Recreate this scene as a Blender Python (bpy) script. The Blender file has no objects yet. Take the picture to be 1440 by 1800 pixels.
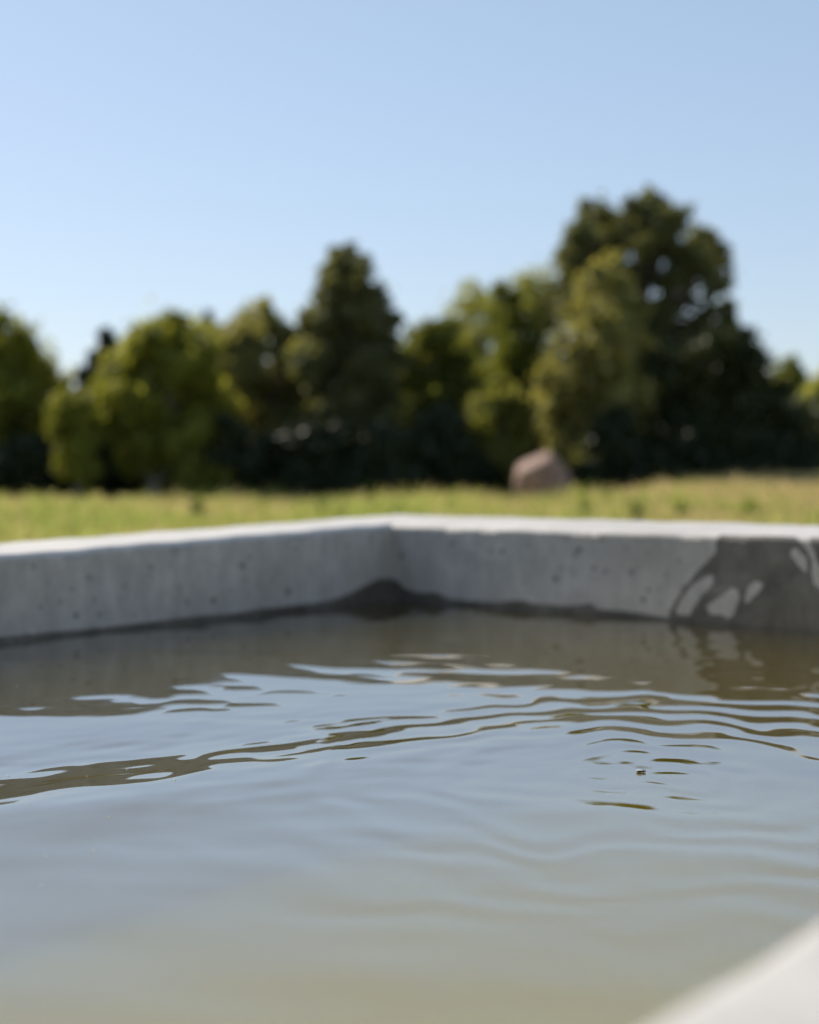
import bpy, bmesh, math, random
import numpy as np
from mathutils import Vector, Matrix

# ------------------------------------------------------------------ camera, sky, sun, exposure
FPX = 2576.0                                  # focal length in pixels of a 1440 x 1800 frame
PITCH, ROLL = 0.036, 0.0053
CAMZ = 1.28                                   # eye height above the field
WATERZ = CAMZ - 0.30
SUN_AZ, SUN_EL = math.radians(48.0), math.radians(36.0)   # azimuth to the left of the view direction

scene = bpy.context.scene
C = scene.collection
cp, sp, cr, sr = math.cos(PITCH), math.sin(PITCH), math.cos(ROLL), math.sin(ROLL)
R0 = Vector((cr, -sr * sp, -sr * cp)); R1 = Vector((sr, cr * sp, cr * cp)); R2 = Vector((0, cp, -sp))
cam_data = bpy.data.cameras.new('camera')
cam = bpy.data.objects.new('camera', cam_data); C.objects.link(cam)
cam.matrix_world = Matrix(((R0.x, R1.x, -R2.x, 0), (R0.y, R1.y, -R2.y, 0), (R0.z, R1.z, -R2.z, CAMZ), (0, 0, 0, 1)))
cam_data.sensor_fit = 'VERTICAL'; cam_data.sensor_height = 30.0; cam_data.sensor_width = 24.0
cam_data.lens = FPX / 1800.0 * 30.0
cam_data.clip_start = 0.02; cam_data.clip_end = 3000
cam_data.dof.use_dof = True; cam_data.dof.focus_distance = 1.42; cam_data.dof.aperture_fstop = 2.7
scene.camera = cam

world = bpy.data.worlds.new('World'); scene.world = world; world.use_nodes = True
wn = world.node_tree.nodes; wl = world.node_tree.links
sky = wn.new('ShaderNodeTexSky'); sky.sky_type = 'NISHITA'; sky.sun_disc = False
sky.sun_elevation = SUN_EL; sky.sun_rotation = -SUN_AZ
sky.altitude = 0; sky.air_density = 1.0; sky.dust_density = 0.4; sky.ozone_density = 3.0
# soften the contrast of the whole dome evenly, a colour grade on the sky: 5 * (sky / 5) ** 0.5
soft = wn.new('ShaderNodeGamma'); soft.inputs['Gamma'].default_value = 0.5
gain = wn.new('ShaderNodeVectorMath'); gain.operation = 'MULTIPLY'; gain.inputs[1].default_value = (2.06, 2.19, 2.40)
wl.new(sky.outputs[0], soft.inputs['Color']); wl.new(soft.outputs[0], gain.inputs[0])
wn['Background'].inputs['Strength'].default_value = 0.102
wl.new(gain.outputs[0], wn['Background'].inputs['Color'])

sun_data = bpy.data.lights.new('sun', 'SUN'); sun_data.energy = 5.0; sun_data.angle = math.radians(0.53)
sun_data.color = (1.0, 0.91, 0.78)
sun = bpy.data.objects.new('sun', sun_data); C.objects.link(sun)
SUNDIR = Vector((-math.sin(SUN_AZ) * math.cos(SUN_EL), math.cos(SUN_AZ) * math.cos(SUN_EL), math.sin(SUN_EL)))
sun.rotation_euler = SUNDIR.to_track_quat('Z', 'Y').to_euler()
sun.location = SUNDIR * 40

scene.view_settings.view_transform = 'Standard'; scene.view_settings.look = 'None'
scene.view_settings.exposure = 0.45; scene.view_settings.gamma = 1.0; scene.view_settings.use_curve_mapping = False
cy = scene.cycles
cy.use_denoising = True; cy.max_bounces = 6; cy.diffuse_bounces = 3; cy.glossy_bounces = 4
cy.transmission_bounces = 6; cy.transparent_max_bounces = 12; cy.volume_bounces = 1
cy.sample_clamp_indirect = 8.0

# ------------------------------------------------------------------ helpers
def mesh_obj(name, verts, faces, mat, parent=None, smooth=False, cols=None):
    me = bpy.data.meshes.new(name)
    verts = np.asarray(verts, dtype=np.float32).reshape(-1, 3)
    if isinstance(faces, np.ndarray):
        nf, k = faces.shape
        me.vertices.add(len(verts)); me.vertices.foreach_set('co', verts.ravel())
        me.loops.add(nf * k); me.loops.foreach_set('vertex_index', faces.astype(np.int32).ravel())
        me.polygons.add(nf)
        me.polygons.foreach_set('loop_start', np.arange(0, nf * k, k, dtype=np.int32))
        me.polygons.foreach_set('loop_total', np.full(nf, k, dtype=np.int32))
        me.update(calc_edges=True)
    else:
        me.from_pydata(verts.tolist(), [], faces); me.update()
    if smooth:
        me.polygons.foreach_set('use_smooth', np.ones(len(me.polygons), dtype=bool))
    if cols is not None:
        for an, av in cols.items():
            a = me.attributes.new(an, 'FLOAT', 'POINT'); a.data.foreach_set('value', np.asarray(av, dtype=np.float32))
    o = bpy.data.objects.new(name, me); C.objects.link(o)
    if mat: me.materials.append(mat)
    if parent: o.parent = parent
    return o

def tag(o, label=None, cat=None, group=None, kind=None):
    for k, v in (('label', label), ('category', cat), ('group', group), ('kind', kind)):
        if v: o[k] = v
    return o

def empty(name, loc):
    o = bpy.data.objects.new(name, None); C.objects.link(o); o.location = loc; o.empty_display_size = 0.2
    return o

class NT:
    def __init__(self, name):
        self.m = bpy.data.materials.new(name); self.m.use_nodes = True
        self.t = self.m.node_tree; self.n = self.t.nodes; self.n.clear()
        self.out = self.n.new('ShaderNodeOutputMaterial')
    def add(self, typ, **kw):
        nd = self.n.new(typ)
        for k, v in kw.items():
            if k.startswith('i_'): nd.inputs[k[2:].replace('_', ' ')].default_value = v
            else: setattr(nd, k, v)
        return nd
    def link(self, a, b): self.t.links.new(a, b)
    def noise(self, coord, scale, detail=4, rough=0.55, dist=0.0):
        nd = self.add('ShaderNodeTexNoise'); nd.inputs['Scale'].default_value = scale
        nd.inputs['Detail'].default_value = detail; nd.inputs['Roughness'].default_value = rough
        nd.inputs['Distortion'].default_value = dist
        self.link(coord, nd.inputs['Vector']); return nd.outputs['Fac']
    def ramp(self, fac, stops):
        r = self.add('ShaderNodeValToRGB'); el = r.color_ramp.elements
        while len(el) < len(stops): el.new(0.5)
        for e, (p, c) in zip(el, stops):
            e.position = p; e.color = (*c, 1) if len(c) == 3 else c
        self.link(fac, r.inputs['Fac']); return r.outputs['Color']
    def mix(self, fac, a, b, mode='MIX'):
        m = self.add('ShaderNodeMix', data_type='RGBA', blend_type=mode)
        for sock, val in ((0, fac), (6, a), (7, b)):
            if hasattr(val, 'links') or isinstance(val, bpy.types.NodeSocket): self.link(val, m.inputs[sock])
            elif sock == 0: m.inputs[0].default_value = val
            else: m.inputs[sock].default_value = (*val, 1)
        return m.outputs[2]
    def math(self, op, a, b=None, clamp=False):
        m = self.add('ShaderNodeMath', operation=op, use_clamp=clamp)
        for i, v in enumerate((a, b)):
            if v is None: continue
            if isinstance(v, bpy.types.NodeSocket): self.link(v, m.inputs[i])
            else: m.inputs[i].default_value = v
        return m.outputs[0]
    def attr(self, name):
        return self.add('ShaderNodeAttribute', attribute_name=name).outputs['Fac']

def at(px, py, d):
    """point at forward distance d seen at pixel (px, py) of the 1440 x 1800 photograph"""
    r = R2 + R0 * ((px - 720) / FPX) + R1 * ((900 - py) / FPX)
    t = d / r.y
    return Vector((r.x * t, d, CAMZ + r.z * t))

def sstep(x, a, b):
    t = np.clip((x - a) / (b - a), 0, 1); return t * t * (3 - 2 * t)

def ground_z(x, y):
    x = np.asarray(x, float); y = np.asarray(y, float)
    z = 0.55 * sstep(x, 2.5, 12) * sstep(y, 24, 44)
    z = z + 0.05 * np.sin(x * 0.31 + 1.0) * np.sin(y * 0.23) * sstep(np.hypot(x, y), 6, 14)
    z = z + 0.8 * sstep(y, 60, 200)
    return z

# ------------------------------------------------------------------ materials
def mat_concrete():
    k = NT('cast_concrete')
    tc = k.add('ShaderNodeTexCoord').outputs['Object']
    big = k.noise(tc, 5.0, 5, 0.6, 0.4); mid = k.noise(tc, 28.0, 5, 0.6); fine = k.noise(tc, 420.0, 3, 0.6)
    col = k.ramp(big, [(0.3, (0.245, 0.222, 0.192)), (0.5, (0.375, 0.348, 0.308)), (0.7, (0.485, 0.453, 0.405))])
    col = k.mix(k.math('MULTIPLY', k.ramp(mid, [(0.35, (1, 1, 1)), (0.62, (0, 0, 0))]), 0.45), col, (0.27, 0.26, 0.245))
    col = k.mix(0.12, col, k.ramp(fine, [(0.3, (0.2, 0.2, 0.19)), (0.7, (0.62, 0.6, 0.57))]))
    mp = k.add('ShaderNodeMapping'); mp.inputs['Scale'].default_value = (9.0, 9.0, 2.2); k.link(tc, mp.inputs['Vector'])
    streak = k.noise(mp.outputs[0], 4.0, 5, 0.65, 0.3)
    col = k.mix(k.math('MULTIPLY', k.ramp(streak, [(0.42, (1, 1, 1)), (0.62, (0, 0, 0))]), 0.28), col, (0.20, 0.182, 0.158))
    lime = k.noise(tc, 11.0, 6, 0.7, 0.8)
    col = k.mix(k.math('MULTIPLY', k.ramp(lime, [(0.56, (0, 0, 0)), (0.72, (1, 1, 1))]), 0.35), col, (0.50, 0.49, 0.47))
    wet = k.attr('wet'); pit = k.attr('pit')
    col = k.mix(k.math('MULTIPLY', k.attr('rim'), 0.36), col, (0.66, 0.64, 0.61))  # rim tops lightened: dry concrete, plus sunlit sheen put into the colour
    col = k.mix(k.math('MULTIPLY', k.ramp(k.noise(tc, 38.0, 5, 0.7), [(0.60, (0, 0, 0)), (0.70, (1, 1, 1))]), 0.45), col, (0.17, 0.165, 0.145))
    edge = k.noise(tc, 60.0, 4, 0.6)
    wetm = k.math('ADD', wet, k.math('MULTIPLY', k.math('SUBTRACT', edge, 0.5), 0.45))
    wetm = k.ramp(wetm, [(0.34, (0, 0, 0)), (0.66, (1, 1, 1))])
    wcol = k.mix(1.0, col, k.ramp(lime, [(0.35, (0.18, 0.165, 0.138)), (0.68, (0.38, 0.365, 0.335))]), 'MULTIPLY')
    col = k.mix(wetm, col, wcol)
    col = k.mix(pit, col, (0.045, 0.045, 0.042))
    b = k.add('ShaderNodeBsdfPrincipled')
    k.link(col, b.inputs['Base Color'])
    rough = k.add('ShaderNodeMapRange'); k.link(wetm, rough.inputs[0]); rough.inputs[3].default_value = 0.62; rough.inputs[4].default_value = 0.42
    k.link(rough.outputs[0], b.inputs['Roughness']); b.inputs['Specular IOR Level'].default_value = 0.5
    bump = k.add('ShaderNodeBump'); bump.inputs['Strength'].default_value = 0.5; bump.inputs['Distance'].default_value = 0.004
    hgt = k.math('ADD', k.math('MULTIPLY', mid, 0.5), k.math('MULTIPLY', fine, 0.14))
    k.link(hgt, bump.inputs['Height']); k.link(bump.outputs[0], b.inputs['Normal'])
    k.link(b.outputs[0], k.out.inputs['Surface']); return k.m

def mat_water():
    k = NT('murky_water')
    fr = k.add('ShaderNodeFresnel'); fr.inputs['IOR'].default_value = 1.333
    tr = k.add('ShaderNodeBsdfTransparent'); gl = k.add('ShaderNodeBsdfGlossy'); gl.inputs['Roughness'].default_value = 0.0
    mx = k.add('ShaderNodeMixShader'); geo = k.add('ShaderNodeNewGeometry')
    k.link(k.math('MULTIPLY', k.math('MINIMUM', k.math('MULTIPLY', k.math('POWER', fr.outputs[0], 0.72), 1.80), 0.67), k.math('SUBTRACT', 1.0, geo.outputs['Backfacing']), True), mx.inputs[0]); k.link(tr.outputs[0], mx.inputs[1]); k.link(gl.outputs[0], mx.inputs[2])
    k.link(mx.outputs[0], k.out.inputs['Surface'])
    v = k.add('ShaderNodeVolumePrincipled'); v.inputs['Color'].default_value = (0.28, 0.22, 0.025, 1)
    v.inputs['Density'].default_value = 1.85; v.inputs['Absorption Color'].default_value = (0, 0, 0, 1)
    k.link(v.outputs[0], k.out.inputs['Volume'])
    return k.m

def mat_leaf(name, c1, c2, trans=0.3):
    k = NT(name)
    tc = k.add('ShaderNodeTexCoord').outputs['Object']
    rnd = k.attr('rnd')
    col = k.mix(rnd, c1, c2)
    n = k.noise(tc, 0.8, 3)
    col = k.mix(k.math('MULTIPLY', n, 0.5), col, (c1[0] * .55, c1[1] * .62, c1[2] * .6))
    d = k.add('ShaderNodeBsdfPrincipled'); k.link(col, d.inputs['Base Color']); d.inputs['Roughness'].default_value = 0.55
    d.inputs['Specular IOR Level'].default_value = 0.25
    t = k.add('ShaderNodeBsdfTranslucent')
    k.link(k.mix(1.0, col, (1.25, 1.15, 0.55), 'MULTIPLY'), t.inputs['Color'])
    m = k.add('ShaderNodeMixShader'); m.inputs[0].default_value = trans
    k.link(d.outputs[0], m.inputs[1]); k.link(t.outputs[0], m.inputs[2]); k.link(m.outputs[0], k.out.inputs['Surface'])
    return k.m

def mat_bark(name, c1, c2):
    k = NT(name); tc = k.add('ShaderNodeTexCoord').outputs['Object']
    col = k.ramp(k.noise(tc, 6.0, 5, 0.7, 1.0), [(0.3, c1), (0.7, c2)])
    b = k.add('ShaderNodeBsdfPrincipled'); k.link(col, b.inputs['Base Color']); b.inputs['Roughness'].default_value = 0.9
    k.link(b.outputs[0], k.out.inputs['Surface']); return k.m

def mat_rock():
    k = NT('pink_granite'); tc = k.add('ShaderNodeTexCoord').outputs['Object']
    col = k.ramp(k.noise(tc, 3.0, 6, 0.65), [(0.3, (0.17, 0.105, 0.08)), (0.55, (0.33, 0.215, 0.17)), (0.75, (0.46, 0.32, 0.265))])
    col = k.mix(k.math('MULTIPLY', k.ramp(k.noise(tc, 14.0, 4), [(0.5, (0, 0, 0)), (0.68, (1, 1, 1))]), 0.5), col, (0.14, 0.12, 0.115))
    b = k.add('ShaderNodeBsdfPrincipled'); k.link(col, b.inputs['Base Color']); b.inputs['Roughness'].default_value = 0.85
    bump = k.add('ShaderNodeBump'); bump.inputs['Strength'].default_value = 0.6; bump.inputs['Distance'].default_value = 0.05
    k.link(k.noise(tc, 9.0, 6, 0.7), bump.inputs['Height']); k.link(bump.outputs[0], b.inputs['Normal'])
    k.link(b.outputs[0], k.out.inputs['Surface']); return k.m

def mat_ground():
    k = NT('meadow_soil'); tc = k.add('ShaderNodeTexCoord').outputs['Object']
    a = k.noise(tc, 0.16, 4, 0.6, 0.5); f = k.noise(tc, 2.2, 5, 0.7)
    col = k.ramp(a, [(0.3, (0.22, 0.27, 0.06)), (0.5, (0.30, 0.30, 0.085)), (0.72, (0.38, 0.30, 0.13))])
    col = k.mix(k.math('MULTIPLY', f, 0.6), col, (0.10, 0.105, 0.035))
    b = k.add('ShaderNodeBsdfPrincipled'); k.link(col, b.inputs['Base Color']); b.inputs['Roughness'].default_value = 1.0
    b.inputs['Specular IOR Level'].default_value = 0.1
    k.link(b.outputs[0], k.out.inputs['Surface']); return k.m

def mat_plain(name, c, rough=0.6, spec=0.3):
    k = NT(name); tc = k.add('ShaderNodeTexCoord').outputs['Object']
    col = k.mix(k.noise(tc, 300.0, 3), tuple(x * .7 for x in c), tuple(min(1, x * 1.2) for x in c))
    b = k.add('ShaderNodeBsdfPrincipled'); k.link(col, b.inputs['Base Color']); b.inputs['Roughness'].default_value = rough
    b.inputs['Specular IOR Level'].default_value = spec
    k.link(b.outputs[0], k.out.inputs['Surface']); return k.m

M_CON = mat_concrete(); M_WAT = mat_water(); M_ROCK = mat_rock(); M_GND = mat_ground()
M_SILT = mat_bark('basin_silt', (0.86, 0.62, 0.03), (0.99, 0.77, 0.05))
for nd in M_SILT.node_tree.nodes:
    if nd.type == 'TEX_NOISE':
        nd.inputs['Scale'].default_value = 3.4; nd.inputs['Detail'].default_value = 6; nd.inputs['Distortion'].default_value = 0.6
for nd in M_SILT.node_tree.nodes:            # loose, light-carrying silt
    if nd.type == 'BSDF_PRINCIPLED':
        nd.inputs['Subsurface Weight'].default_value = 1.0; nd.inputs['Subsurface Radius'].default_value = (1.0, 0.95, 0.7)
        nd.inputs['Subsurface Scale'].default_value = 0.8; nd.inputs['Specular IOR Level'].default_value = 0.0
M_BARK = mat_bark('brown_bark', (0.05, 0.04, 0.03), (0.14, 0.115, 0.09))
M_TWIG = mat_bark('dark_twig', (0.02, 0.018, 0.014), (0.045, 0.04, 0.032))
M_PALEBARK = mat_bark('pale_bark', (0.20, 0.18, 0.15), (0.38, 0.36, 0.32))

# ------------------------------------------------------------------ ground
gx = np.unique(np.concatenate([np.linspace(-900, -40, 24), np.linspace(-40, 40, 81), np.linspace(40, 900, 24)]))
gy = np.unique(np.concatenate([np.linspace(-900, -20, 20), np.linspace(-20, 80, 101), np.linspace(80, 1500, 30)]))
GX, GY = np.meshgrid(gx, gy); nx, ny = len(gx), len(gy)
gv = np.stack([GX, GY, ground_z(GX, GY)], -1).reshape(-1, 3)
idx = np.arange(nx * ny).reshape(ny, nx)
gf = np.stack([idx[:-1, :-1], idx[:-1, 1:], idx[1:, 1:], idx[1:, :-1]], -1).reshape(-1, 4)
ground = mesh_obj('ground', gv, gf, M_GND, smooth=True)
tag(ground, 'open meadow ground running to the tree line', kind='structure')

# ------------------------------------------------------------------ basin: four mitred cast walls and a floor
YAW = 0.6994
U = np.array([math.sin(YAW), math.cos(YAW)]); V = np.array([-U[1], U[0]])     # U along the left wall to the far corner, V out of the left wall
CORNER = np.array([-0.0388, 3.1248])
FREE, TU, TV = 0.163, 0.0157, -0.0017
T_L, T_R, WIDE, LONG, DEEP = 0.2635, 0.3081, 1.8159, 3.0, 0.62

def inside(poly, x, y):
    r = np.zeros(x.shape, bool); n = len(poly); j = n - 1
    for i in range(n):
        xi, yi = poly[i]; xj, yj = poly[j]
        c = ((yi > y) != (yj > y)) & (x < (xj - xi) * (y - yi) / (yj - yi + 1e-12) + xi)
        r ^= c; j = i
    return r

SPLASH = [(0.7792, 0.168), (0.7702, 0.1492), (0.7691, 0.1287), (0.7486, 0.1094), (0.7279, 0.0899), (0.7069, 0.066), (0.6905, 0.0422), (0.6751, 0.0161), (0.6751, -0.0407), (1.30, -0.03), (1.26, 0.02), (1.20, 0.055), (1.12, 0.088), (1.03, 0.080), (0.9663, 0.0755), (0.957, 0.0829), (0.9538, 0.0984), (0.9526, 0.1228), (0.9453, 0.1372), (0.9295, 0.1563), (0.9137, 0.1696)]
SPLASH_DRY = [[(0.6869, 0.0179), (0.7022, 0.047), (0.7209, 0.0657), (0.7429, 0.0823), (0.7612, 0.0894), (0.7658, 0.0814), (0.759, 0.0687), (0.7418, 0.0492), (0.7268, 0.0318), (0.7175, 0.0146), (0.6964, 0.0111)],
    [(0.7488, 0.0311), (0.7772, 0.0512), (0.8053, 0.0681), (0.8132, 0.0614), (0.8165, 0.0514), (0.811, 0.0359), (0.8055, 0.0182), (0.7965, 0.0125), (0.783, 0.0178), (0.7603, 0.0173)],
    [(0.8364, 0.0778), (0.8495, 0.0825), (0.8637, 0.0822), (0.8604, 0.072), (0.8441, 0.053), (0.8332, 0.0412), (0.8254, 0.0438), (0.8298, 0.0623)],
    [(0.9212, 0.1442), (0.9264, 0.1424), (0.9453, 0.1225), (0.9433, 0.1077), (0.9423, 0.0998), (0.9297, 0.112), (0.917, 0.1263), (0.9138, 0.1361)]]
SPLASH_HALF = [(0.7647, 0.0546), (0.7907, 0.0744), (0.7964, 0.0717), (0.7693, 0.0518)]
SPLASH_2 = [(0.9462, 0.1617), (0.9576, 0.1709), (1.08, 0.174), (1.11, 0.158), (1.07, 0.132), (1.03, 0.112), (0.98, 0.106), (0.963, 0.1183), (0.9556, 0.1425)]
PIT_R = [(0.4212, 0.0646, 0.006), (0.4769, 0.1244, 0.006), (0.469, 0.1143, 0.004), (0.5105, 0.0897, 0.004), (0.4467, 0.1432, 0.004), (0.3562, 0.1291, 0.003), (0.2933, 0.1133, 0.005), (0.2619, 0.1133, 0.004), (0.6195, 0.0349, 0.005), (0.0264, 0.095, 0.006), (0.1652, 0.1239, 0.005), (0.5373, 0.0844, 0.004), (0.5937, 0.0858, 0.005), (0.5284, 0.1436, 0.003), (0.1123, 0.1304, 0.003), (0.217, 0.1047, 0.003), (0.6666, 0.085, 0.003), (0.6305, 0.0547, 0.004)]
PIT_L = [(0.51, 0.0362, 0.006), (0.4348, 0.0979, 0.006), (0.4152, 0.1131, 0.004), (0.3111, 0.0376, 0.007), (0.6606, 0.1082, 0.004), (0.7965, 0.0987, 0.004), (0.8239, 0.0353, 0.005), (0.7757, 0.0341, 0.004), (0.7862, 0.0607, 0.003), (0.8564, 0.0622, 0.003), (0.9091, 0.1251, 0.003), (0.4678, 0.0545, 0.003), (0.5744, 0.0381, 0.004), (0.1407, 0.1216, 0.004), (0.2909, 0.1233, 0.004), (0.8967, 0.0568, 0.003), (0.719, 0.0796, 0.003), (0.3547, 0.0653, 0.003), (0.2259, 0.0913, 0.003)]
WET_R = [(0, 0.048), (0.0181, 0.042), (0.037, 0.0290), (0.0527, 0.025), (0.0777, 0.0227), (0.1269, 0.0242), (0.1571, 0.014), (0.2165, 0.0127), (0.2744, 0.0138), (0.3379, 0.0209), (0.3655, 0.0168), (0.4265, 0.017), (0.4662, 0.0183), (0.5053, 0.025), (0.5181, 0.0149), (0.5813, 0.0144), (0.6305, 0.0122), (0.6751, 0.0066), (0.7257, 0.013), (0.8055, 0.0131), (0.9666, 0.0208)]
WET_L = [(0, 0.048), (0.0435, 0.050), (0.0797, 0.040), (0.1241, 0.028), (0.1503, 0.022), (0.1846, 0.017), (0.2433, 0.0143), (0.324, 0.0139), (0.3861, 0.0155), (0.4315, 0.0126), (0.4757, 0.0131), (0.547, 0.0148), (0.6156, 0.0144), (0.6816, 0.014), (0.7451, 0.0136), (0.8063, 0.0142), (0.8653, 0.0157), (0.9222, 0.0163), (0.9772, 0.0168)]

basin = empty('concrete_basin', (CORNER[0], CORNER[1], 0))
tag(basin, 'square grey cast concrete basin filled with murky water', 'basin')
rng = np.random.default_rng(5)

def basin_wall(origin, along, out, length, t, t0, t1, step, wetline, pits, splash, name='wall'):
    """origin = inner start corner (plan, relative to CORNER); profile runs inner face > rounded rim > outer face"""
    prof = []                                   # (n as fraction of t, height mode, height)  heights relative to rim plane
    zs_in = list(np.linspace(-FREE - DEEP, -FREE - 0.03, 14)) + list(np.arange(-FREE - 0.03 + 0.004, -0.012, 0.004))
    for z in zs_in: prof.append((0.0, z))
    br = 0.05                                   # bevel as a fraction of thickness (about 13 mm)
    for a in np.linspace(0, math.pi / 2, 9): prof.append((br * (1 - math.cos(a)), -0.0125 * (1 - math.sin(a))))
    for n in np.linspace(br, 1 - br * 0.8, 14)[1:-1]: prof.append((n, 0.0))
    for a in np.linspace(math.pi / 2, 0, 7): prof.append((1 - br * 0.8 * (1 - math.cos(a)), -0.010 * (1 - math.sin(a))))
    for z in np.linspace(-0.012, -(WATERZ + FREE) - 0.05, 12)[1:]: prof.append((1.0, z))
    prof = np.array(prof); na = max(2, int(length / step) + 1)
    A = np.linspace(0, 1, na)
    aa, nn = np.meshgrid(A, prof[:, 0], indexing='ij'); _, zz = np.meshgrid(A, prof[:, 1], indexing='ij')
    n_m = nn * t
    a_m = aa * (length + nn * (t0 + t1)) - nn * t0
    x = origin[0] + a_m * along[0] + n_m * out[0]; y = origin[1] + a_m * along[1] + n_m * out[1]
    uc = x * U[0] + y * U[1]; vc = x * V[0] + y * V[1]
    zrim = FREE + TU * uc + TV * vc
    z_abs = WATERZ + zrim + zz                   # sheared a little: the basin is not quite level
    h = zrim + zz                                # height above the water
    wet = np.zeros_like(h); pit = np.zeros_like(h); disp = np.zeros_like(h)
    inner = nn < 0.03
    if wetline is not None:
        w = np.array(wetline); line = np.interp(a_m, w[:, 0], w[:, 1])
        wet = np.where(inner, np.clip(0.5 + (line - 0.0025 - h) / 0.012, 0, 1), 0)
    else:
        wet = np.where(inner, np.clip(0.5 + (0.016 - h) / 0.010, 0, 1), 0)
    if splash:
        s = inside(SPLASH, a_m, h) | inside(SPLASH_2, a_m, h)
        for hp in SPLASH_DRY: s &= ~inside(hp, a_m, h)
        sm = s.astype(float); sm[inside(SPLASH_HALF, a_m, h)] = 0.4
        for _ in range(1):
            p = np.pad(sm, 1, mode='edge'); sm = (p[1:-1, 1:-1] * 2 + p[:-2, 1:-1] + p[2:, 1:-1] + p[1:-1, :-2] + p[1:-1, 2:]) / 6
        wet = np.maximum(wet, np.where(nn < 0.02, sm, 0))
    pl = list(pits)
    if pits:
        for _ in range(90): pl.append((rng.uniform(0.02, length - .02), rng.uniform(0.02, 0.145), rng.uniform(0.0012, 0.0028)))
    for (ps, pz, pr) in pl:
        q = np.hypot((a_m - ps) / 1.25, h - pz) / pr
        pit = np.maximum(pit, np.where(inner, np.clip(1.35 - q, 0, 1) * 0.8, 0)); disp = np.maximum(disp, np.where(inner, np.clip(1.2 - q, 0, 1) * pr * 0.6, 0))
    x = x + disp * out[0]; y = y + disp * out[1]
    if splash:                                   # small chips along the outer and inner arris
        for cs, cn, crd, dep in ((0.80, 1.0, 0.014, 0.009), (0.148, 0.0, 0.007, 0.004), (0.50, 0.0, 0.006, 0.003), (1.1, 1.0, 0.02, 0.006)):
            q = np.hypot(a_m - cs, (nn - cn) * t) / crd
            kdip = np.clip(1 - q, 0, 1) * np.clip(1 + zz / 0.014, 0, 1)
            z_abs = z_abs - kdip * dep * 1.6; pit = np.maximum(pit, np.clip(kdip * 1.3, 0, 0.8))
    wob = 0.0007 * np.sin(a_m * 23 + t * 40) + 0.0005 * np.sin(a_m * 57 + 2.0)
    z_abs = z_abs + np.where(zz > -0.0126, wob, 0)
    k = len(prof); vid = np.arange(na * k).reshape(na, k)
    f = np.stack([vid[:-1, :-1], vid[:-1, 1:], vid[1:, 1:], vid[1:, :-1]], -1).reshape(-1, 4)
    o = mesh_obj(name, np.stack([x, y, z_abs], -1).reshape(-1, 3), f, M_CON, basin, True,
                 {'wet': wet.ravel(), 'pit': pit.ravel(), 'rim': (sstep(zz, -0.014, -0.002)).ravel()})
    return o

# left wall runs from the far corner towards the viewer (-U), its outside is +V; right wall runs along -V, outside +U
w1 = basin_wall((0, 0), -U, V, LONG, T_L, T_R, T_R, 0.004, WET_L, PIT_L, False)
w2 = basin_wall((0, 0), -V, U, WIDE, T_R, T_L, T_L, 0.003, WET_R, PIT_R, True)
p3 = -WIDE * V; w3 = basin_wall(p3, -U, -V, LONG, T_L, T_R, T_R, 0.012, None, [], False)
p4 = -LONG * U; w4 = basin_wall(p4, -V, -U, WIDE, T_R, T_L, T_L, 0.02, None, [], False)
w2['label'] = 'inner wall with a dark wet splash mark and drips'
fu, fv = np.meshgrid(np.linspace(-LONG - 0.08, 0.08, 124), np.linspace(-WIDE - 0.08, 0.08, 78), indexing='ij')
fz = WATERZ - 0.20
fdeep = 0.045 + 0.06 * sstep(fv, -1.2, -0.1)
gq = np.random.default_rng(3); fh = fz - fdeep
for i in range(14):
    lw = gq.uniform(0.28, 0.75); th = gq.uniform(0, 6.28)
    fh = fh + 0.0007 * (lw / 0.5) * np.sin((math.cos(th) * fu + math.sin(th) * fv) * 6.283 / lw + gq.uniform(0, 6.28) + np.sin(2.1 * fu + i))
fid = np.arange(fu.size).reshape(fu.shape)
mesh_obj('floor', np.stack([fu * U[0] + fv * V[0], fu * U[1] + fv * V[1], fh], -1).reshape(-1, 3),
         np.stack([fid[:-1, :-1], fid[1:, :-1], fid[1:, 1:], fid[:-1, 1:]], -1).reshape(-1, 4), M_SILT, basin, True)

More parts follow.
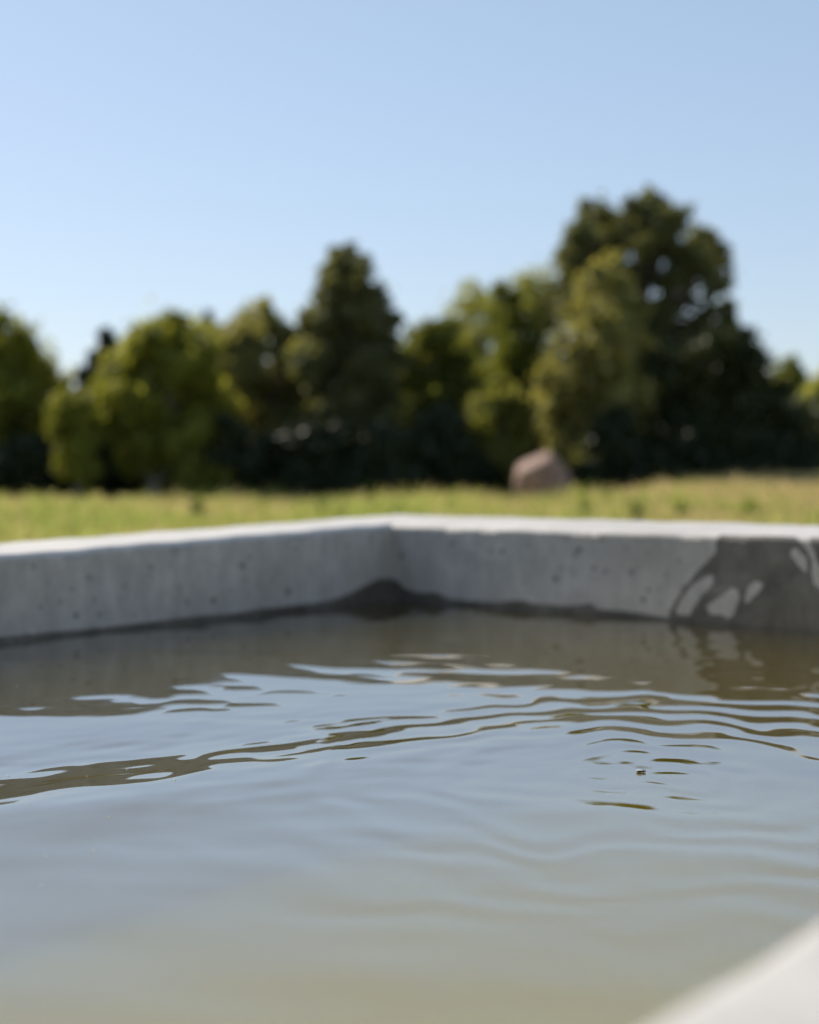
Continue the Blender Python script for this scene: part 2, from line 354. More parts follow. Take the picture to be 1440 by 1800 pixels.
# ------------------------------------------------------------------ water: a rippled surface over a closed murky body
BUG = (0.2234, 1.4092)
def water_height(X, Y):
    rel_u = X * U[0] + Y * U[1]; rel_v = X * V[0] + Y * V[1]       # metres from below the camera
    h = np.zeros_like(X)
    far = sstep(Y, 1.15, 1.75)
    gw = np.random.default_rng(23); warp = np.zeros_like(X)
    for i in range(16):
        lv = gw.uniform(0.05, 0.16); lu = lv * gw.uniform(0.9, 2.6)
        warp += gw.uniform(0.4, 1.0) * lv * np.sin(2 * np.pi * (rel_u / lu + rel_v / lv * gw.choice([-1, 1]) * gw.uniform(.3, 1)) + gw.uniform(0, 6.28))
    warp *= 0.085
    # rings spreading from the insect
    r = np.hypot(X - BUG[0], Y - BUG[1]); ang = np.arctan2(Y - BUG[1], X - BUG[0])
    lam = 0.058 + 0.02 * r
    env = (0.70 + 0.30 * sstep(r, 0.05, 0.25)) * sstep(r, 0.0, 0.05) * (1 - sstep(r, 0.36, 0.66)) * (0.72 + 0.28 * sstep(Y, 1.12, 1.5))
    env = env * (0.75 + 0.35 * np.sin(9 * X + 4 * Y + 1.0) * np.sin(5 * Y - 11 * X))
    h += 0.00040 * np.cos(2 * np.pi * (r + 0.5 * warp) / lam + 0.9 * np.sin(3 * ang + 1) + 0.5 * np.sin(7 * ang) + 0.5 * np.sin(40 * X)) * env
    # a long wave standing off the left wall: falls away at the dark band, rises again nearer the wall
    wv = rel_v + 0.16 * (rel_u - 0.83) + 0.016 * np.sin(rel_u * 5.1 + 0.6) + 0.25 * warp
    env = np.exp(-((wv - 1.13) / 0.20) ** 2) * (1 - 0.60 * sstep(rel_u, 0.75, 1.35)) * (1 - sstep(rel_u, 1.35, 1.65))
    h += -0.0068 * np.sin(2 * np.pi * (wv - 1.13) / 0.46) * env
    # short ripples riding on it
    gr = np.random.default_rng(31)
    rip = np.zeros_like(X)
    for i in range(26):
        lam_ = gr.uniform(0.028, 0.075); th = gr.normal(math.radians(118), 0.30)
        rip += lam_ / (2 * np.pi) * np.sin((math.cos(th) * X + math.sin(th) * Y) * 2 * np.pi / lam_ + gr.uniform(0, 6.28) + 0.9 * np.sin(3.1 * rel_u + i))
    h += 0.0062 * rip * sstep(Y, 1.12, 1.42) * (0.15 + 0.95 * np.exp(-((wv - 1.14) / 0.17) ** 2)) * (1 - 0.85 * sstep(rel_u, 1.15, 1.55))
    wq = rel_v - 0.02 * np.sin(rel_u * 4.0)
    env = sstep(rel_u, 0.2, 0.6) * (1 - sstep(rel_u, 1.62, 1.90))
    h += 0.026 * 0.15 * np.tanh((wq - 1.50) / 0.15) * env
    # ambient chop from many directions
    g = np.random.default_rng(11)
    for i in range(46):
        lam = 0.05 * (9.0 ** g.random()); th = g.normal(math.radians(62), 0.55)
        kx, ky = math.cos(th) * 2 * np.pi / lam, math.sin(th) * 2 * np.pi / lam
        ph = g.random() * 6.283
        slope = 0.0030 * (lam / 0.12) ** 0.25
        mod = 0.62 + 0.15 * far
        h += slope * lam / (2 * np.pi) * np.sin(kx * X + ky * Y + ph + 0.8 * np.sin(2.3 * X * g.normal() + 2.1 * Y * g.normal())) * mod
    # a few isolated wavelets close to the viewer
    for (bx, by, sx, sy, a) in ((0.1323, 0.9882, 0.013, 0.0060, 1), (0.1289, 0.9740, 0.008, 0.0050, 1), (0.1221, 0.9451, 0.006, 0.0050, 1), (0.1374, 0.9300, 0.008, 0.0050, 1)):
        h += -0.12 * sy * np.exp(-((X - bx) / sx) ** 2 - ((Y - by) / sy) ** 2) * ((Y - by) / sy) * 0.9
    return h

STEP = 0.004
na_, nb_ = int((LONG + 0.006) / STEP) + 1, int((WIDE + 0.006) / STEP) + 1
ua = np.linspace(-(LONG + 0.003), 0.003, na_); vb = np.linspace(-(WIDE + 0.003), 0.003, nb_)
UA, VB = np.meshgrid(ua, vb, indexing='ij')
WX = CORNER[0] + UA * U[0] + VB * V[0]; WY = CORNER[1] + UA * U[1] + VB * V[1]
WZ = WATERZ + water_height(WX, WY)
top = np.stack([WX, WY, WZ], -1).reshape(-1, 3)
wid = np.arange(na_ * nb_).reshape(na_, nb_)
tf = np.stack([wid[:-1, :-1], wid[:-1, 1:], wid[1:, 1:], wid[1:, :-1]], -1).reshape(-1, 4)[:, ::-1]
border = np.concatenate([wid[0, :], wid[1:, -1], wid[-1, -2::-1], wid[-2:0:-1, 0]])
nbv = len(border); base = na_ * nb_
low = top[border].copy(); low[:, 2] = fz - 0.30
cen = low.mean(0)
ring = np.arange(nbv); nxt = (ring + 1) % nbv
sf = np.stack([border, base + ring, base + nxt, border[nxt]], -1)
bf = np.stack([base + ring, np.full(nbv, base + nbv), base + nxt, base + nxt], -1)
me_verts = np.concatenate([top, low, cen[None]])
wfaces = [tuple(map(int, q)) for q in sf] + [(int(a), int(b), int(c)) for a, b, c, _ in bf]
water = mesh_obj('water', me_verts, np.concatenate([tf, sf]), M_WAT, smooth=True)
bmw = bmesh.new(); bmw.from_mesh(water.data); bmw.verts.ensure_lookup_table()
bmw.faces.new([bmw.verts[base + i] for i in range(nbv)])
bmesh.ops.recalc_face_normals(bmw, faces=bmw.faces)
bmw.to_mesh(water.data); bmw.free()
tag(water, 'rippled murky green water inside the concrete basin', kind='structure')

# ------------------------------------------------------------------ trees
def tube(path, radii, seg=7):
    path = [Vector(p) for p in path]; vs, fs = [], []
    for i, p in enumerate(path):
        d = (path[min(i + 1, len(path) - 1)] - path[max(i - 1, 0)]).normalized()
        a = d.orthogonal().normalized(); b = d.cross(a)
        for j in range(seg):
            t = 2 * math.pi * j / seg; vs.append(p + (a * math.cos(t) + b * math.sin(t)) * radii[i])
    for i in range(len(path) - 1):
        for j in range(seg):
            k = (j + 1) % seg; fs.append((i * seg + j, i * seg + k, (i + 1) * seg + k, (i + 1) * seg + j))
    return vs, fs

def join(parts):
    vs, fs = [], []
    for v, f in parts:
        o = len(vs); vs += v; fs += [tuple(i + o for i in q) for q in f]
    return vs, fs

def leaf_mesh(cent, nrm, size, g, aspect=0.6):
    """rhombic leaf sprays, one per centre"""
    n = len(cent)
    a = g.normal(size=(n, 3)); a -= nrm * (a * nrm).sum(1, keepdims=True); a /= np.linalg.norm(a, axis=1, keepdims=True) + 1e-9
    b = np.cross(nrm, a)
    s = size[:, None]
    fold = nrm * s * 0.18
    p = np.stack([cent - a * s, cent + b * s * aspect + fold, cent + a * s, cent - b * s * aspect + fold], 1)
    f = np.arange(n * 4).reshape(n, 4)
    return p.reshape(-1, 3), f, np.repeat(g.random(n), 4)

def tree(name, label, cat, d, lobes, base_px, mat, bark=M_BARK, dens=1.0, leaf=0.13, seed=1, trunk_r=0.16, group='trees along the far edge of the meadow', depth=0.8, droop=0.0, sub=9, fluff=1.0):
    g = np.random.default_rng(seed); mpp = d / FPX
    bx = at(base_px, 862, d).x; bz = float(ground_z(bx, d))
    xs = [l[0] for l in lobes]; half = (max(xs) - min(xs)) * 0.5 * mpp + 0.4
    cents, L = [], []
    lobes = list(lobes); n0 = len(lobes)
    for _ in range(int(n0 * 1.3)):                  # smaller lobes fill the dips between neighbours
        a_ = lobes[int(g.integers(n0))]
        nb = sorted(lobes[:n0], key=lambda q: (q[0] - a_[0]) ** 2 + (q[1] - a_[1]) ** 2)[1:4]
        b_ = nb[int(g.integers(len(nb)))]; t_ = g.uniform(.3, .7)
        lobes.append((a_[0] + (b_[0] - a_[0]) * t_ + g.normal() * 4, a_[1] + (b_[1] - a_[1]) * t_ + g.normal() * 4, (a_[2] + b_[2]) * g.uniform(.22, .36)))
    cen_all, nrm_all, siz_all = [], [], []
    for (px, py, r) in lobes:
        rm = r * mpp * 1.22
        c = at(px, py, d + float(g.uniform(-1, 1)) * half * depth)
        c = np.array(c); c[2] = max(c[2], bz + rm * 0.55)
        cents.append((c, rm))
        balls = [(c, rm * 0.78)]
        for _ in range(sub):
            dr = g.normal(size=3); dr /= np.linalg.norm(dr)
            balls.append((c + dr * rm * g.uniform(0.55, 1.0) * fluff, rm * g.uniform(0.18, 0.46)))
        for bc, br in balls:
            n = int(dens * 185 * (br / 0.5) ** 1.75 * (0.13 / leaf) ** 1.6) + 5
            dr = g.normal(size=(n, 3)); dr /= np.linalg.norm(dr, axis=1, keepdims=True)
            rr = br * (0.35 + 0.85 * g.random(n)[:, None] ** 0.8)
            rr = np.where(g.random((n, 1)) < 0.2, rr * g.uniform(1.1, 1.8, (n, 1)), rr)      # stray sprays loosen the outline
            pos = bc + dr * rr * np.array([1, 1, 0.85])
            if droop: pos[:, 2] -= droop * g.random(n) ** 2 * br * 1.6
            nn = dr * 0.6 + g.normal(size=(n, 3)) * 0.7 + np.array([0, 0, 0.35]); nn /= np.linalg.norm(nn, axis=1, keepdims=True)
            cen_all.append(pos); nrm_all.append(nn); siz_all.append(leaf * g.uniform(0.6, 1.35, n))
    cen = np.concatenate(cen_all); keep = cen[:, 2] > bz + 0.03
    cen = cen[keep]; nrm = np.concatenate(nrm_all)[keep]; siz = np.concatenate(siz_all)[keep]
    root = empty(name, (bx, d, bz)); tag(root, label, cat, group)
    off = np.array([bx, d, bz])
    v, f, rnd = leaf_mesh(cen - off, nrm, siz, g)
    mesh_obj('crown', v, f, mat, root, False, {'rnd': rnd})
    # trunk with limbs reaching into the lobes
    zt = max(c[2] for c, _ in cents) - bz; xt = [c for c, _ in cents if c[2] - bz > zt - 0.01][0][0] - bx
    path = [Vector((xt * t ** 1.6 + 0.05 * math.sin(7 * t + seed), 0.05 * math.cos(5 * t), -0.1 + (zt * 0.84 + 0.1) * t)) for t in np.linspace(0, 1, 9)]
    rad = [trunk_r * (1.35 if i == 0 else 1) * (1 - 0.85 * i / 8) + 0.012 for i in range(9)]
    parts = [tube(path, rad)]
    for i, (c, rm) in enumerate(cents):
        tgt = Vector(c - off); hgt = max(0.15, min(0.8, (tgt.z * 0.62) / zt)); k = hgt * 8; i0 = int(k)
        st = path[i0].lerp(path[min(8, i0 + 1)], k - i0)
        mid = st.lerp(tgt, 0.5) + Vector((0, 0, 0.12 * (tgt - st).length))
        r0 = max(0.02, rad[i0] * 0.5)
        parts.append(tube([st, st.lerp(mid, .5), mid, mid.lerp(tgt, 0.6), tgt], [r0, r0 * .8, r0 * .55, r0 * .35, 0.012], 5))
    v, f = join(parts)
    mesh_obj('trunk', [tuple(p) for p in v], f, bark, root, True)
    return root

def cone_lobes(cx_, top, bottom, wtop, wbot, n, seed):
    g = np.random.default_rng(seed); out = []
    for i in range(n):
        t = (i + 0.3) / n; y = top + (bottom - top) * t; w = wtop + (wbot - wtop) * t
        for s in (-1, 0, 1) if t > 0.12 else (0,):
            out.append((cx_ + s * w * 0.62 + g.normal() * 3, y + abs(s) * 10 + g.normal() * 3, max(9, w * 0.42)))
    return out

L_OLIVE = mat_leaf('olive_leaf', (0.22, 0.245, 0.045), (0.38, 0.38, 0.085), 0.58)
L_GREEN = mat_leaf('green_leaf', (0.15, 0.18, 0.04), (0.28, 0.29, 0.07), 0.55)
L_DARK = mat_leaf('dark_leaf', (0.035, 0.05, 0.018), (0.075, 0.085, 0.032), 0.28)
L_OAK = mat_leaf('oak_leaf', (0.13, 0.145, 0.07), (0.26, 0.26, 0.12), 0.5)
L_SILVER = mat_leaf('willow_leaf', (0.24, 0.24, 0.085), (0.46, 0.43, 0.19), 0.55)
L_LIGHT = mat_leaf('light_leaf', (0.26, 0.28, 0.08), (0.44, 0.44, 0.14), 0.6)
L_BUSH = mat_leaf('shade_darkened_bush_leaf', (0.022, 0.036, 0.017), (0.05, 0.062, 0.028), 0.12)
L_SPRUCE = mat_leaf('spruce_needle', (0.018, 0.030, 0.018), (0.036, 0.048, 0.026), 0.1)

tree('broadleaf_tree', 'round olive-lit broadleaf tree cut by the left edge of the picture', 'tree', 50,
     [(20, 600, 42), (-40, 620, 50), (62, 640, 40), (88, 690, 34), (10, 680, 55), (-50, 720, 60), (50, 750, 50), (92, 770, 36), (0, 800, 55), (-60, 820, 50), (70, 825, 40), (20, 840, 35)], 5, L_OLIVE, seed=3)
tree('spruce_tree', 'dark spruce with a thin spire at the left, behind the olive trees', 'tree', 60, cone_lobes(188, 580, 860, 20, 130, 9, 4), 188, L_SPRUCE, dens=1.3, leaf=0.15, seed=4, depth=0.5, droop=0.6)
tree('broadleaf_tree', 'large yellow-olive tree left of centre with low bright boughs', 'tree', 47,
     [(285, 588, 40), (250, 615, 36), (322, 603, 36), (355, 625, 30), (212, 662, 38), (275, 650, 50), (335, 660, 45), (190, 702, 32), (240, 710, 48), (300, 720, 52), (362, 702, 40), (205, 757, 28), (262, 775, 42), (332, 780, 50), (228, 812, 22), (295, 825, 38), (350, 835, 36)], 272, L_OLIVE, M_PALEBARK, seed=5)
tree('small_tree', 'low olive sapling in front of the dark trees at the left', 'tree', 45.5,
     [(125, 712, 26), (150, 740, 28), (110, 755, 20), (140, 785, 26), (122, 820, 24), (155, 830, 24)], 135, L_OLIVE, M_PALEBARK, seed=6, trunk_r=0.06, depth=0.6)
tree('spruce_tree', 'small dark spruce tip showing behind the yellow-olive tree', 'tree', 64, cone_lobes(322, 550, 860, 14, 80, 8, 7), 322, L_SPRUCE, dens=1.3, leaf=0.15, seed=7, depth=0.5, droop=0.6)
tree('spruce_tree', 'pointed dark spruce between the yellow-olive tree and the airy tree', 'tree', 66, cone_lobes(370, 552, 860, 18, 110, 8, 8), 370, L_SPRUCE, dens=1.3, leaf=0.15, seed=8, depth=0.5, droop=0.6)
tree('broadleaf_tree', 'airy pale olive tree with sky gaps left of the tall dark tree', 'tree', 52,
     [(458, 558, 28), (395, 592, 26), (382, 632, 28), (515, 602, 24), (536, 628, 24), (425, 588, 26), (488, 592, 24), (402, 622, 26), (450, 620, 26), (502, 640, 28), (430, 662, 36), (480, 680, 40), (520, 690, 30), (528, 640, 22), (538, 665, 24), (408, 712, 40), (460, 735, 45), (512, 752, 40), (420, 795, 45), (485, 810, 48), (530, 820, 38), (395, 840, 30), (450, 845, 34)], 455, L_SILVER, seed=9, dens=0.8)
tree('tall_tree', 'tall dark grey-green tree tapering to a rounded point at the centre', 'tree', 50,
     [(605, 448, 20), (546, 562, 22), (690, 565, 18), (540, 640, 26), (690, 640, 26), (575, 480, 16), (598, 480, 30), (630, 478, 26), (583, 515, 28), (625, 520, 36), (657, 522, 24), (568, 555, 28), (610, 565, 40), (655, 565, 32), (553, 605, 26), (600, 620, 42), (650, 620, 38), (680, 600, 18), (560, 665, 36), (610, 680, 48), (665, 670, 34), (570, 730, 42), (630, 740, 50), (675, 730, 32), (590, 800, 50), (650, 805, 45), (610, 845, 36)], 615, L_OAK, seed=10, trunk_r=0.2)
tree('broadleaf_tree', 'dark olive tree right of the tall central tree', 'tree', 53,
     [(775, 585, 26), (705, 645, 26), (738, 592, 22), (700, 690, 30), (745, 610, 30), (800, 622, 26), (718, 645, 28), (765, 650, 38), (812, 670, 30), (735, 700, 42), (785, 720, 42), (712, 750, 38), (760, 780, 45), (810, 780, 40), (730, 830, 40), (790, 830, 36), (700, 810, 36)], 765, L_GREEN, seed=11)
tree('airy_tree', 'thin pale green tree with see-through crown behind the dark olive tree', 'tree', 60,
     [(830, 520, 27), (805, 552, 25), (852, 552, 27), (825, 588, 28), (862, 605, 28), (790, 600, 24), (870, 540, 20), (840, 650, 40), (830, 720, 45), (835, 800, 50)], 835, L_LIGHT, M_PALEBARK, seed=12, dens=0.26, leaf=0.10)
tree('broadleaf_tree', 'green tree with a narrow top left of the big oak', 'tree', 55,
     [(892, 520, 22), (920, 552, 24), (882, 572, 26), (930, 602, 28), (895, 622, 32), (868, 660, 30), (920, 670, 34), (880, 720, 36), (930, 730, 34), (890, 790, 42), (935, 810, 38), (850, 790, 40), (860, 840, 32)], 895, L_GREEN, seed=13, dens=0.85)
tree('airy_tree', 'wispy pale tree against the sky tucked beside the big oak', 'tree', 62,
     [(945, 488, 24), (926, 522, 24), (962, 527, 22), (942, 562, 28), (912, 500, 20), (965, 600, 26), (950, 660, 40), (955, 740, 45), (955, 810, 45)], 950, L_LIGHT, M_PALEBARK, seed=14, dens=0.28, leaf=0.10)
tree('shrub', 'small bright yellow-green shrub to the left above the boulder', 'shrub', 49.5,
     [(875, 682, 18), (897, 702, 20), (880, 730, 22), (912, 742, 16), (890, 775, 20), (880, 815, 26), (905, 830, 22)], 888, L_LIGHT, seed=15, trunk_r=0.05, group=None, dens=0.9, depth=.5)
tree('oak_tree', 'biggest tree, a dark broad oak with round sky gaps on its right side', 'tree', 54,
     [(1150, 364, 26), (1120, 377, 24), (1180, 388, 26), (1045, 376, 24), (1078, 384, 18), (1020, 412, 24), (1060, 422, 32), (1105, 420, 30), (1150, 430, 34), (1188, 442, 24), (1000, 462, 28), (985, 502, 24), (1040, 470, 36), (1090, 475, 26), (1140, 487, 28), (1182, 492, 22), (1240, 430, 26), (1266, 450, 22), (1216, 452, 22), (1276, 486, 17), (1238, 476, 16), (1205, 490, 20), (1250, 512, 14), (1212, 528, 14), (1272, 548, 18), (1246, 545, 13), (1226, 568, 20), (1276, 578, 20), (1190, 545, 18), (1255, 590, 24), (975, 542, 24), (1010, 540, 36), (1060, 540, 40), (1120, 550, 38), (1165, 545, 20), (1200, 600, 30), (1150, 620, 48), (1090, 620, 48), (1180, 690, 50), (1120, 700, 50), (1150, 780, 55)], 1145, L_OAK, seed=16, trunk_r=0.34, dens=0.95)
tree('willow_tree', 'olive and silver willow in front of the oak, above the boulder', 'tree', 47.5,
     [(1070, 472, 24), (1050, 502, 30), (1090, 502, 26), (1030, 547, 32), (1075, 550, 40), (1115, 545, 22), (1010, 602, 34), (1060, 610, 44), (1110, 610, 30), (985, 662, 30), (1040, 675, 44), (1090, 680, 38), (965, 712, 26), (1010, 735, 38), (1060, 745, 40), (952, 755, 20), (985, 778, 22), (1035, 800, 34), (1080, 800, 36), (1050, 838, 28)], 1035, L_SILVER, seed=17, trunk_r=0.16, droop=0.9)
tree('broadleaf_tree', 'broad dark tree sloping down to the right of the oak', 'tree', 50,
     [(1205, 622, 34), (1255, 614, 32), (1300, 612, 30), (1326, 642, 28), (1160, 660, 50), (1220, 680, 50), (1280, 680, 48), (1340, 692, 34), (1376, 732, 34), (1140, 740, 55), (1210, 760, 60), (1290, 760, 55), (1360, 780, 40), (1402, 792, 28), (1110, 800, 48), (1150, 822, 45), (1220, 830, 42), (1300, 826, 42), (1370, 826, 32), (1412, 818, 22)], 1250, L_DARK, seed=18, trunk_r=0.24, dens=1.2)
tree('distant_tree', 'distant hazy tree at the right edge beyond the dark slope', 'tree', 105,
     [(1385, 652, 22), (1370, 688, 26), (1408, 684, 24), (1390, 730, 36), (1400, 790, 42)], 1390, L_GREEN, seed=19, leaf=0.3, trunk_r=0.2)
tree('distant_tree', 'distant sunlit pale tree cut by the right edge of the picture', 'tree', 98,
     [(1450, 672, 24), (1432, 708, 26), (1470, 720, 30), (1440, 760, 34), (1460, 810, 40)], 1450, L_LIGHT, seed=20, leaf=0.3, trunk_r=0.2)
# bushes added at the tree foot, its deep shade put into their leaf colour
bush_lab = ['dark bush at the foot of the trees by the left edge', 'dark bush between the left sapling and the yellow-olive tree', 'dark bush at the right foot of the yellow-olive tree',
            'dark bush under the airy pale olive tree', 'dark bush just left of the foot of the tall central tree', 'dark bush just right of the foot of the tall central tree',
            'dark bush under the dark olive tree', 'dark bush just left of the boulder', 'dark bush just right of the boulder', 'dark bush under the oak', 'dark bush at the right end of the tree line']
gb = np.random.default_rng(9)
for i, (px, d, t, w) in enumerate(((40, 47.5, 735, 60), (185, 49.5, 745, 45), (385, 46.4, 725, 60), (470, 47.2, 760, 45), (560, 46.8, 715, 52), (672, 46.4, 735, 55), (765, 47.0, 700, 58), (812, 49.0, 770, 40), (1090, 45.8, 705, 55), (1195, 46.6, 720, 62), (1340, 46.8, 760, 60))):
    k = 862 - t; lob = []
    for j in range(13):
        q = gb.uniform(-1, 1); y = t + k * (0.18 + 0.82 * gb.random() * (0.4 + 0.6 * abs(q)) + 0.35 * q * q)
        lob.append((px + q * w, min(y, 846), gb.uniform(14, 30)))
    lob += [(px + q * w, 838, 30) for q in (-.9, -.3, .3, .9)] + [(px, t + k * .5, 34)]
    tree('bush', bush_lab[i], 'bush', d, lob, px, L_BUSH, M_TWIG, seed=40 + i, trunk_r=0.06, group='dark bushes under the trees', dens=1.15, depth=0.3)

# the wood beyond, one continuous dark mass that closes the gaps between the stems
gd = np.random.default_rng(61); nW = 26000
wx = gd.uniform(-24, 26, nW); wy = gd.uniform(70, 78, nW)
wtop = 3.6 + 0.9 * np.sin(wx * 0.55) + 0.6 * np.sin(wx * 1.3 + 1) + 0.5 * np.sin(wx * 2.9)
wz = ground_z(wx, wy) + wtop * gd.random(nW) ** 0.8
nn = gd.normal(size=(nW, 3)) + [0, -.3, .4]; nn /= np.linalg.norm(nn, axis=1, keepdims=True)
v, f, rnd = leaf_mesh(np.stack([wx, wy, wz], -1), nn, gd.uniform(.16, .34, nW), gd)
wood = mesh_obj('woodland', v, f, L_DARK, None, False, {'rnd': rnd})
tag(wood, 'dark woodland seen in the gaps behind the tree line', 'woodland', kind='stuff')

# ------------------------------------------------------------------ boulder
def boulder():
    d = 42.3; mpp = d / FPX; c = at(956, 862, d); gz = float(ground_z(c.x, c.y))
    bm = bmesh.new()
    bmesh.ops.create_icosphere(bm, subdivisions=5, radius=1.0)
    planes = [((-0.50, -0.30, 0.80), .66), ((-0.15, -0.97, -0.18), .60), ((0.55, -0.80, -0.05), .50), ((-0.97, -0.1, 0.1), .90), ((-0.2, 0.3, 0.93), .84), ((0.25, -0.9, -0.35), .60),
              ((0.90, -0.2, 0.30), .74), ((0.6, 0.6, 0.5), .8), ((-0.4, 0.8, 0.4), .8), ((-0.55, -0.75, -0.30), .66), ((0.95, -0.2, -0.2), .86), ((0.70, -0.1, 0.70), .74)]
    planes = [(Vector(n).normalized(), k) for n, k in planes]
    for v in bm.verts:
        p = v.co.copy()
        for n, k in planes:
            e = p.dot(n) - k
            if e > 0: p -= n * e * 0.78
        w = 0.016 * math.sin(9 * p.x + 3 * p.z) + 0.014 * math.sin(13 * p.y + 5 * p.z + 1) + 0.01 * math.sin(21 * p.x + 17 * p.y)
        v.co = p * (1 + w)
    zs = [v.co.z for v in bm.verts]; xs = [v.co.x for v in bm.verts]
    sx = 102 * mpp / (max(xs) - min(xs)); sz = (1.56) / (max(zs) - min(zs))
    for v in bm.verts:
        v.co = Vector((v.co.x * sx, v.co.y * sx * 1.05, (v.co.z - min(zs)) * sz - 0.12))
    me = bpy.data.meshes.new('boulder'); bm.to_mesh(me); bm.free(); me.materials.append(M_ROCK)
    me.polygons.foreach_set('use_smooth', np.ones(len(me.polygons), dtype=bool))
    o = bpy.data.objects.new('boulder', me); C.objects.link(o); o.location = (c.x, c.y, gz)
    tag(o, 'large pinkish granite boulder on the far edge of the meadow', 'boulder')
boulder()

# ------------------------------------------------------------------ grass and weeds
def mat_grass():
    k = NT('meadow_grass'); rnd = k.attr('rnd')
    col = k.ramp(rnd, [(0.0, (0.23, 0.30, 0.06)), (0.40, (0.40, 0.42, 0.11)), (0.72, (0.50, 0.42, 0.17)), (1.0, (0.58, 0.44, 0.24))])
    d = k.add('ShaderNodeBsdfDiffuse'); k.link(col, d.inputs['Color']); t = k.add('ShaderNodeBsdfTranslucent'); k.link(col, t.inputs['Color'])
    m = k.add('ShaderNodeMixShader'); m.inputs[0].default_value = 0.5
    k.link(d.outputs[0], m.inputs[1]); k.link(t.outputs[0], m.inputs[2]); k.link(m.outputs[0], k.out.inputs['Surface']); return k.m
M_GRASS = mat_grass()
g = np.random.default_rng(77)
N = 52000
dist = np.concatenate([np.sqrt(g.uniform(2.2 ** 2, 14 ** 2, 9000)), np.sqrt(g.uniform(14 ** 2, 47 ** 2, N - 9000))])
ang = g.uniform(-0.42, 0.42, N); ang[:6000] = g.uniform(-1.2, 1.2, 6000)
tx, ty = dist * np.sin(ang), dist * np.cos(ang)
bu = (tx - CORNER[0]) * U[0] + (ty - CORNER[1]) * U[1]; bv = (tx - CORNER[0]) * V[0] + (ty - CORNER[1]) * V[1]
ok = ~((bu < T_R + .02) & (bu > -LONG - T_R) & (bv < T_L + .02) & (bv > -WIDE - T_L))
tx, ty = tx[ok], ty[ok]; tz = ground_z(tx, ty); n = len(tx)
patch = 0.5 + 0.5 * np.sin(tx * 0.9 + 1.3 * np.sin(ty * 0.35)) * np.sin(ty * 0.33 + 1.1 * np.sin(tx * 0.5 + 2))
dry = np.clip(0.22 + 0.42 * (1 - patch) + 0.25 * sstep(ty, 30, 46) + 0.22 * sstep(tx, 1, 9) + g.normal(0, 0.20, n), 0, 1)
hgt = (0.09 + 0.15 * patch) * g.uniform(0.6, 1.5, n) * np.where(g.random(n) < 0.06, 1.9, 1.0)
B = 4
bx = np.repeat(tx, B) + g.normal(0, 0.05, n * B); by = np.repeat(ty, B) + g.normal(0, 0.05, n * B); bz = np.repeat(tz, B)
bh = np.repeat(hgt, B) * g.uniform(0.6, 1.2, n * B); th = g.uniform(0, 6.283, n * B); ln = g.uniform(0.1, 0.6, n * B) * bh
wd = 0.006 + 0.0006 * np.repeat(np.hypot(tx, ty), B)
dx, dy = np.cos(th), np.sin(th)
P0 = np.stack([bx - dy * wd, by + dx * wd, bz - 0.01], -1); P1 = np.stack([bx + dy * wd, by - dx * wd, bz - 0.01], -1)
P2 = np.stack([bx + dx * ln * .4 + dy * wd * .7, by + dy * ln * .4 - dx * wd * .7, bz + bh * .6], -1); P3 = np.stack([bx + dx * ln, by + dy * ln, bz + bh], -1)
gv = np.stack([P0, P1, P2, P3], 1).reshape(-1, 3); gf = np.arange(len(gv)).reshape(-1, 4)
grass = mesh_obj('grass', gv, gf, M_GRASS, None, False, {'rnd': np.repeat(np.clip(np.repeat(dry, B) + g.normal(0, .08, n * B), 0, 1), 4)})
tag(grass, 'short green and straw-coloured meadow grass between the basin and the trees', 'grass', kind='stuff')

L_WEED = mat_leaf('weed_leaf', (0.15, 0.22, 0.035), (0.27, 0.34, 0.06), 0.5)
L_DWEED = mat_leaf('dark_weed_leaf', (0.09, 0.14, 0.03), (0.17, 0.22, 0.05), 0.45)
M_STEM = mat_plain('green_stem', (0.10, 0.14, 0.04), 0.7)
def weed(label, px, py, d, w, h, mat, seed):
    g = np.random.default_rng(seed); x = at(px, py, d).x; z = float(ground_z(x, d))
    root = empty('weed_clump', (x, d, z)); tag(root, label, 'weed', 'tall weeds standing in the meadow')
    cen, nr, sz, parts = [], [], [], []
    for i in range(14):
        ox, oy = g.normal(0, w * .35), g.normal(0, w * .35); hh = h * g.uniform(.55, 1.05) * math.exp(-(ox * ox + oy * oy) / (w * w))
        tip = Vector((ox * 1.35, oy * 1.35, hh))
        parts.append(tube([(ox * .6, oy * .6, -.02), (ox, oy, hh * .5), tuple(tip)], [0.008, 0.006, 0.003], 4))
        m = 18
        t = g.uniform(.12, 1, m)
        cen.append(np.stack([ox * (.6 + .75 * t), oy * (.6 + .75 * t), hh * t], -1) + g.normal(0, .035, (m, 3)) * [1, 1, .5])
        q = g.normal(size=(m, 3)) + [0, 0, .8]; nr.append(q / np.linalg.norm(q, axis=1, keepdims=True)); sz.append(g.uniform(.03, .07, m))
    v, f, rnd = leaf_mesh(np.concatenate(cen), np.concatenate(nr), np.concatenate(sz), g, 0.45)
    mesh_obj('leaves', v, f, mat, root, False, {'rnd': rnd})
    v, f = join(parts); mesh_obj('stems', [tuple(p) for p in v], f, M_STEM, root)
weed('dark green weed clump standing in the meadow left of the basin corner', 345, 912, 29, .16, .62, L_DWEED, 1)
weed('bright weed clump at the meadow edge under the airy pale tree', 425, 866, 45, .6, .62, L_WEED, 2)
weed('small bright weed beside the larger bright clump at the meadow edge', 488, 866, 45.2, .5, .55, L_WEED, 3)
weed('bright green weed at the meadow edge under the tall central tree', 652, 865, 45, .4, .62, L_WEED, 4)
weed('green weed clump in front of the right side of the boulder', 1030, 895, 30, .2, .55, L_WEED, 5)
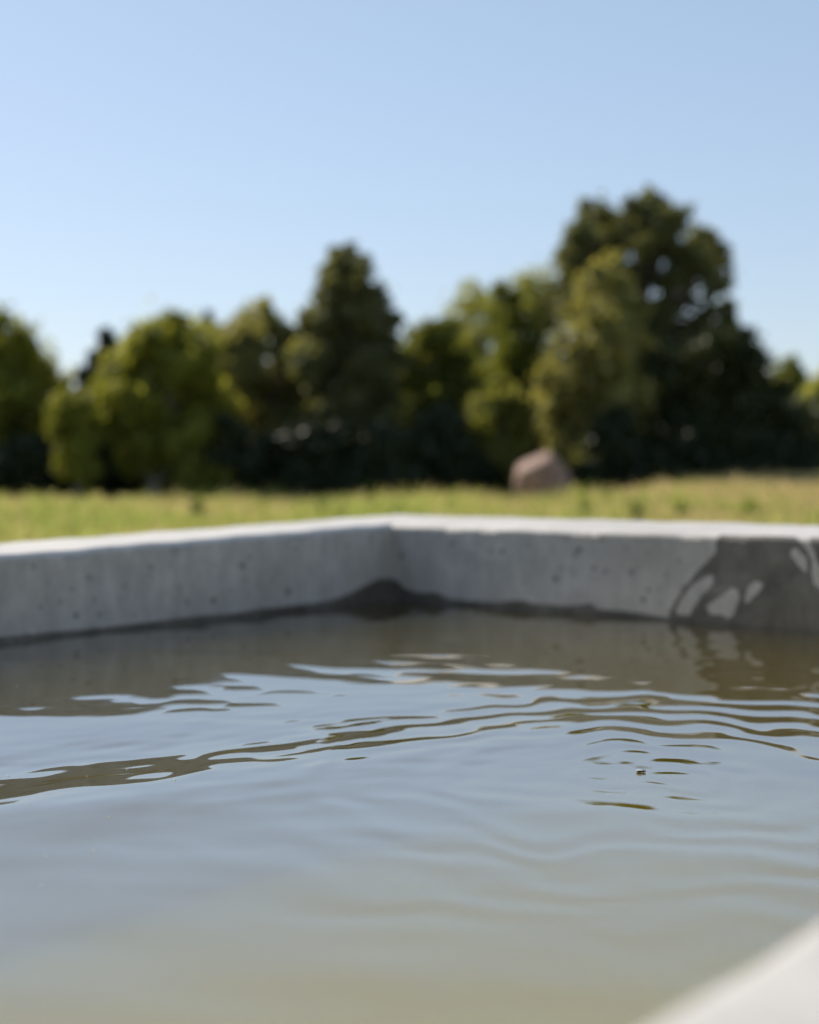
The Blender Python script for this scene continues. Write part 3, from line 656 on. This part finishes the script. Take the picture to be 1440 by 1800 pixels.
weed('dark green weed clump right of the boulder above the basin rim', 1118, 900, 28, .22, .55, L_DWEED, 6)
weed('light green weed patch above the right half of the far rim', 1200, 895, 30, .5, .42, L_WEED, 7)
weed('light green weed patch near the right end of the far rim', 1330, 895, 30, .6, .42, L_WEED, 8)
weed('light green weed tuft above the left rim at the left', 60, 905, 26, .5, .42, L_WEED, 9)
weed('light green weed tuft just left of the far basin corner', 560, 885, 33, .5, .45, L_WEED, 10)

# ------------------------------------------------------------------ insect and flecks on the water
M_BUG = mat_plain('insect_shell', (0.03, 0.028, 0.025), 0.25, 0.6)
M_WING = mat_plain('insect_wing', (0.45, 0.45, 0.42), 0.2, 0.6)
M_FLECK = mat_plain('pale_fleck', (0.75, 0.72, 0.62), 0.6)
def ellipsoid(c, r, seg=10, rings=7):
    vs, fs = [], []
    for i in range(rings + 1):
        ph = math.pi * i / rings
        for j in range(seg):
            t = 2 * math.pi * j / seg
            vs.append(Vector((c[0] + r[0] * math.sin(ph) * math.cos(t), c[1] + r[1] * math.sin(ph) * math.sin(t), c[2] + r[2] * math.cos(ph))))
    for i in range(rings):
        for j in range(seg):
            k = (j + 1) % seg; fs.append((i * seg + j, (i + 1) * seg + j, (i + 1) * seg + k, i * seg + k))
    return vs, fs
bugz = WATERZ + float(water_height(np.array([BUG[0]]), np.array([BUG[1]]))[0])
bug = empty('insect', (BUG[0], BUG[1], bugz)); tag(bug, 'tiny dark winged insect floating at the centre of the ripple rings', 'insect')
v, f = join([ellipsoid((-.0022, 0, .0010), (.0030, .0012, .0012)), ellipsoid((.0015, 0, .0012), (.0013, .0012, .0012)), ellipsoid((.0033, 0, .0012), (.0009, .0009, .0009))])
mesh_obj('body', [tuple(p) for p in v], f, M_BUG, bug, True)
for s in (-1, 1):
    mesh_obj('wing', [(.0015, .0006 * s, .0022), (-.002, .0035 * s, .0026), (-.0062, .003 * s, .0022), (-.004, .0008 * s, .0024), (-.002, .0035 * s, .0024)], [(0, 1, 2, 3)], M_WING, bug)
    for kx in (-.0012, .0008, .0024):
        v, f = tube([(kx, .0008 * s, .001), (kx + .0005, .0028 * s, .0024), (kx + .0003, .0052 * s, .0001)], [.00022, .0002, .00012], 4)
        mesh_obj('leg', [tuple(p) for p in v], f, M_BUG, bug)
FL = [(-0.5202, 1.928), (-0.4805, 1.8751), (-0.3973, 1.9048), (-0.3639, 1.4991), (-0.3952, 1.4274), (-0.3138, 1.4096), (-0.2817, 1.4433), (-0.2685, 1.4033), (-0.2208, 1.3622), (-0.2479, 1.1342), (-0.2655, 1.0415), (-0.035, 1.3433), (-0.255, 1.2273), (-0.3321, 1.2656), (-0.2813, 1.1166), (-0.341, 1.5531)]
fz_ = water_height(np.array([p[0] for p in FL]), np.array([p[1] for p in FL]))
v, f = ellipsoid((0, 0, 0), (.0011, .0008, .0005), 7, 5)
fl0 = None
for i, (x, y) in enumerate(FL):
    if fl0 is None:
        o = fl0 = mesh_obj('floating_fleck', [tuple(p) for p in v], f, M_FLECK, None, True)
    else:
        o = fl0.copy(); C.objects.link(o)
    s = (0.9, 0.6, 0.75, 0.5)[i % 4] * (1.5 if i == 9 else 1); o.scale = (s, s, s)
    o.location = (x, y, WATERZ + float(fz_[i]) + 0.0003); o.rotation_euler.z = i * 1.3
    tag(o, 'tiny pale fleck of dust floating on the water', 'fleck', 'pale flecks floating on the water')
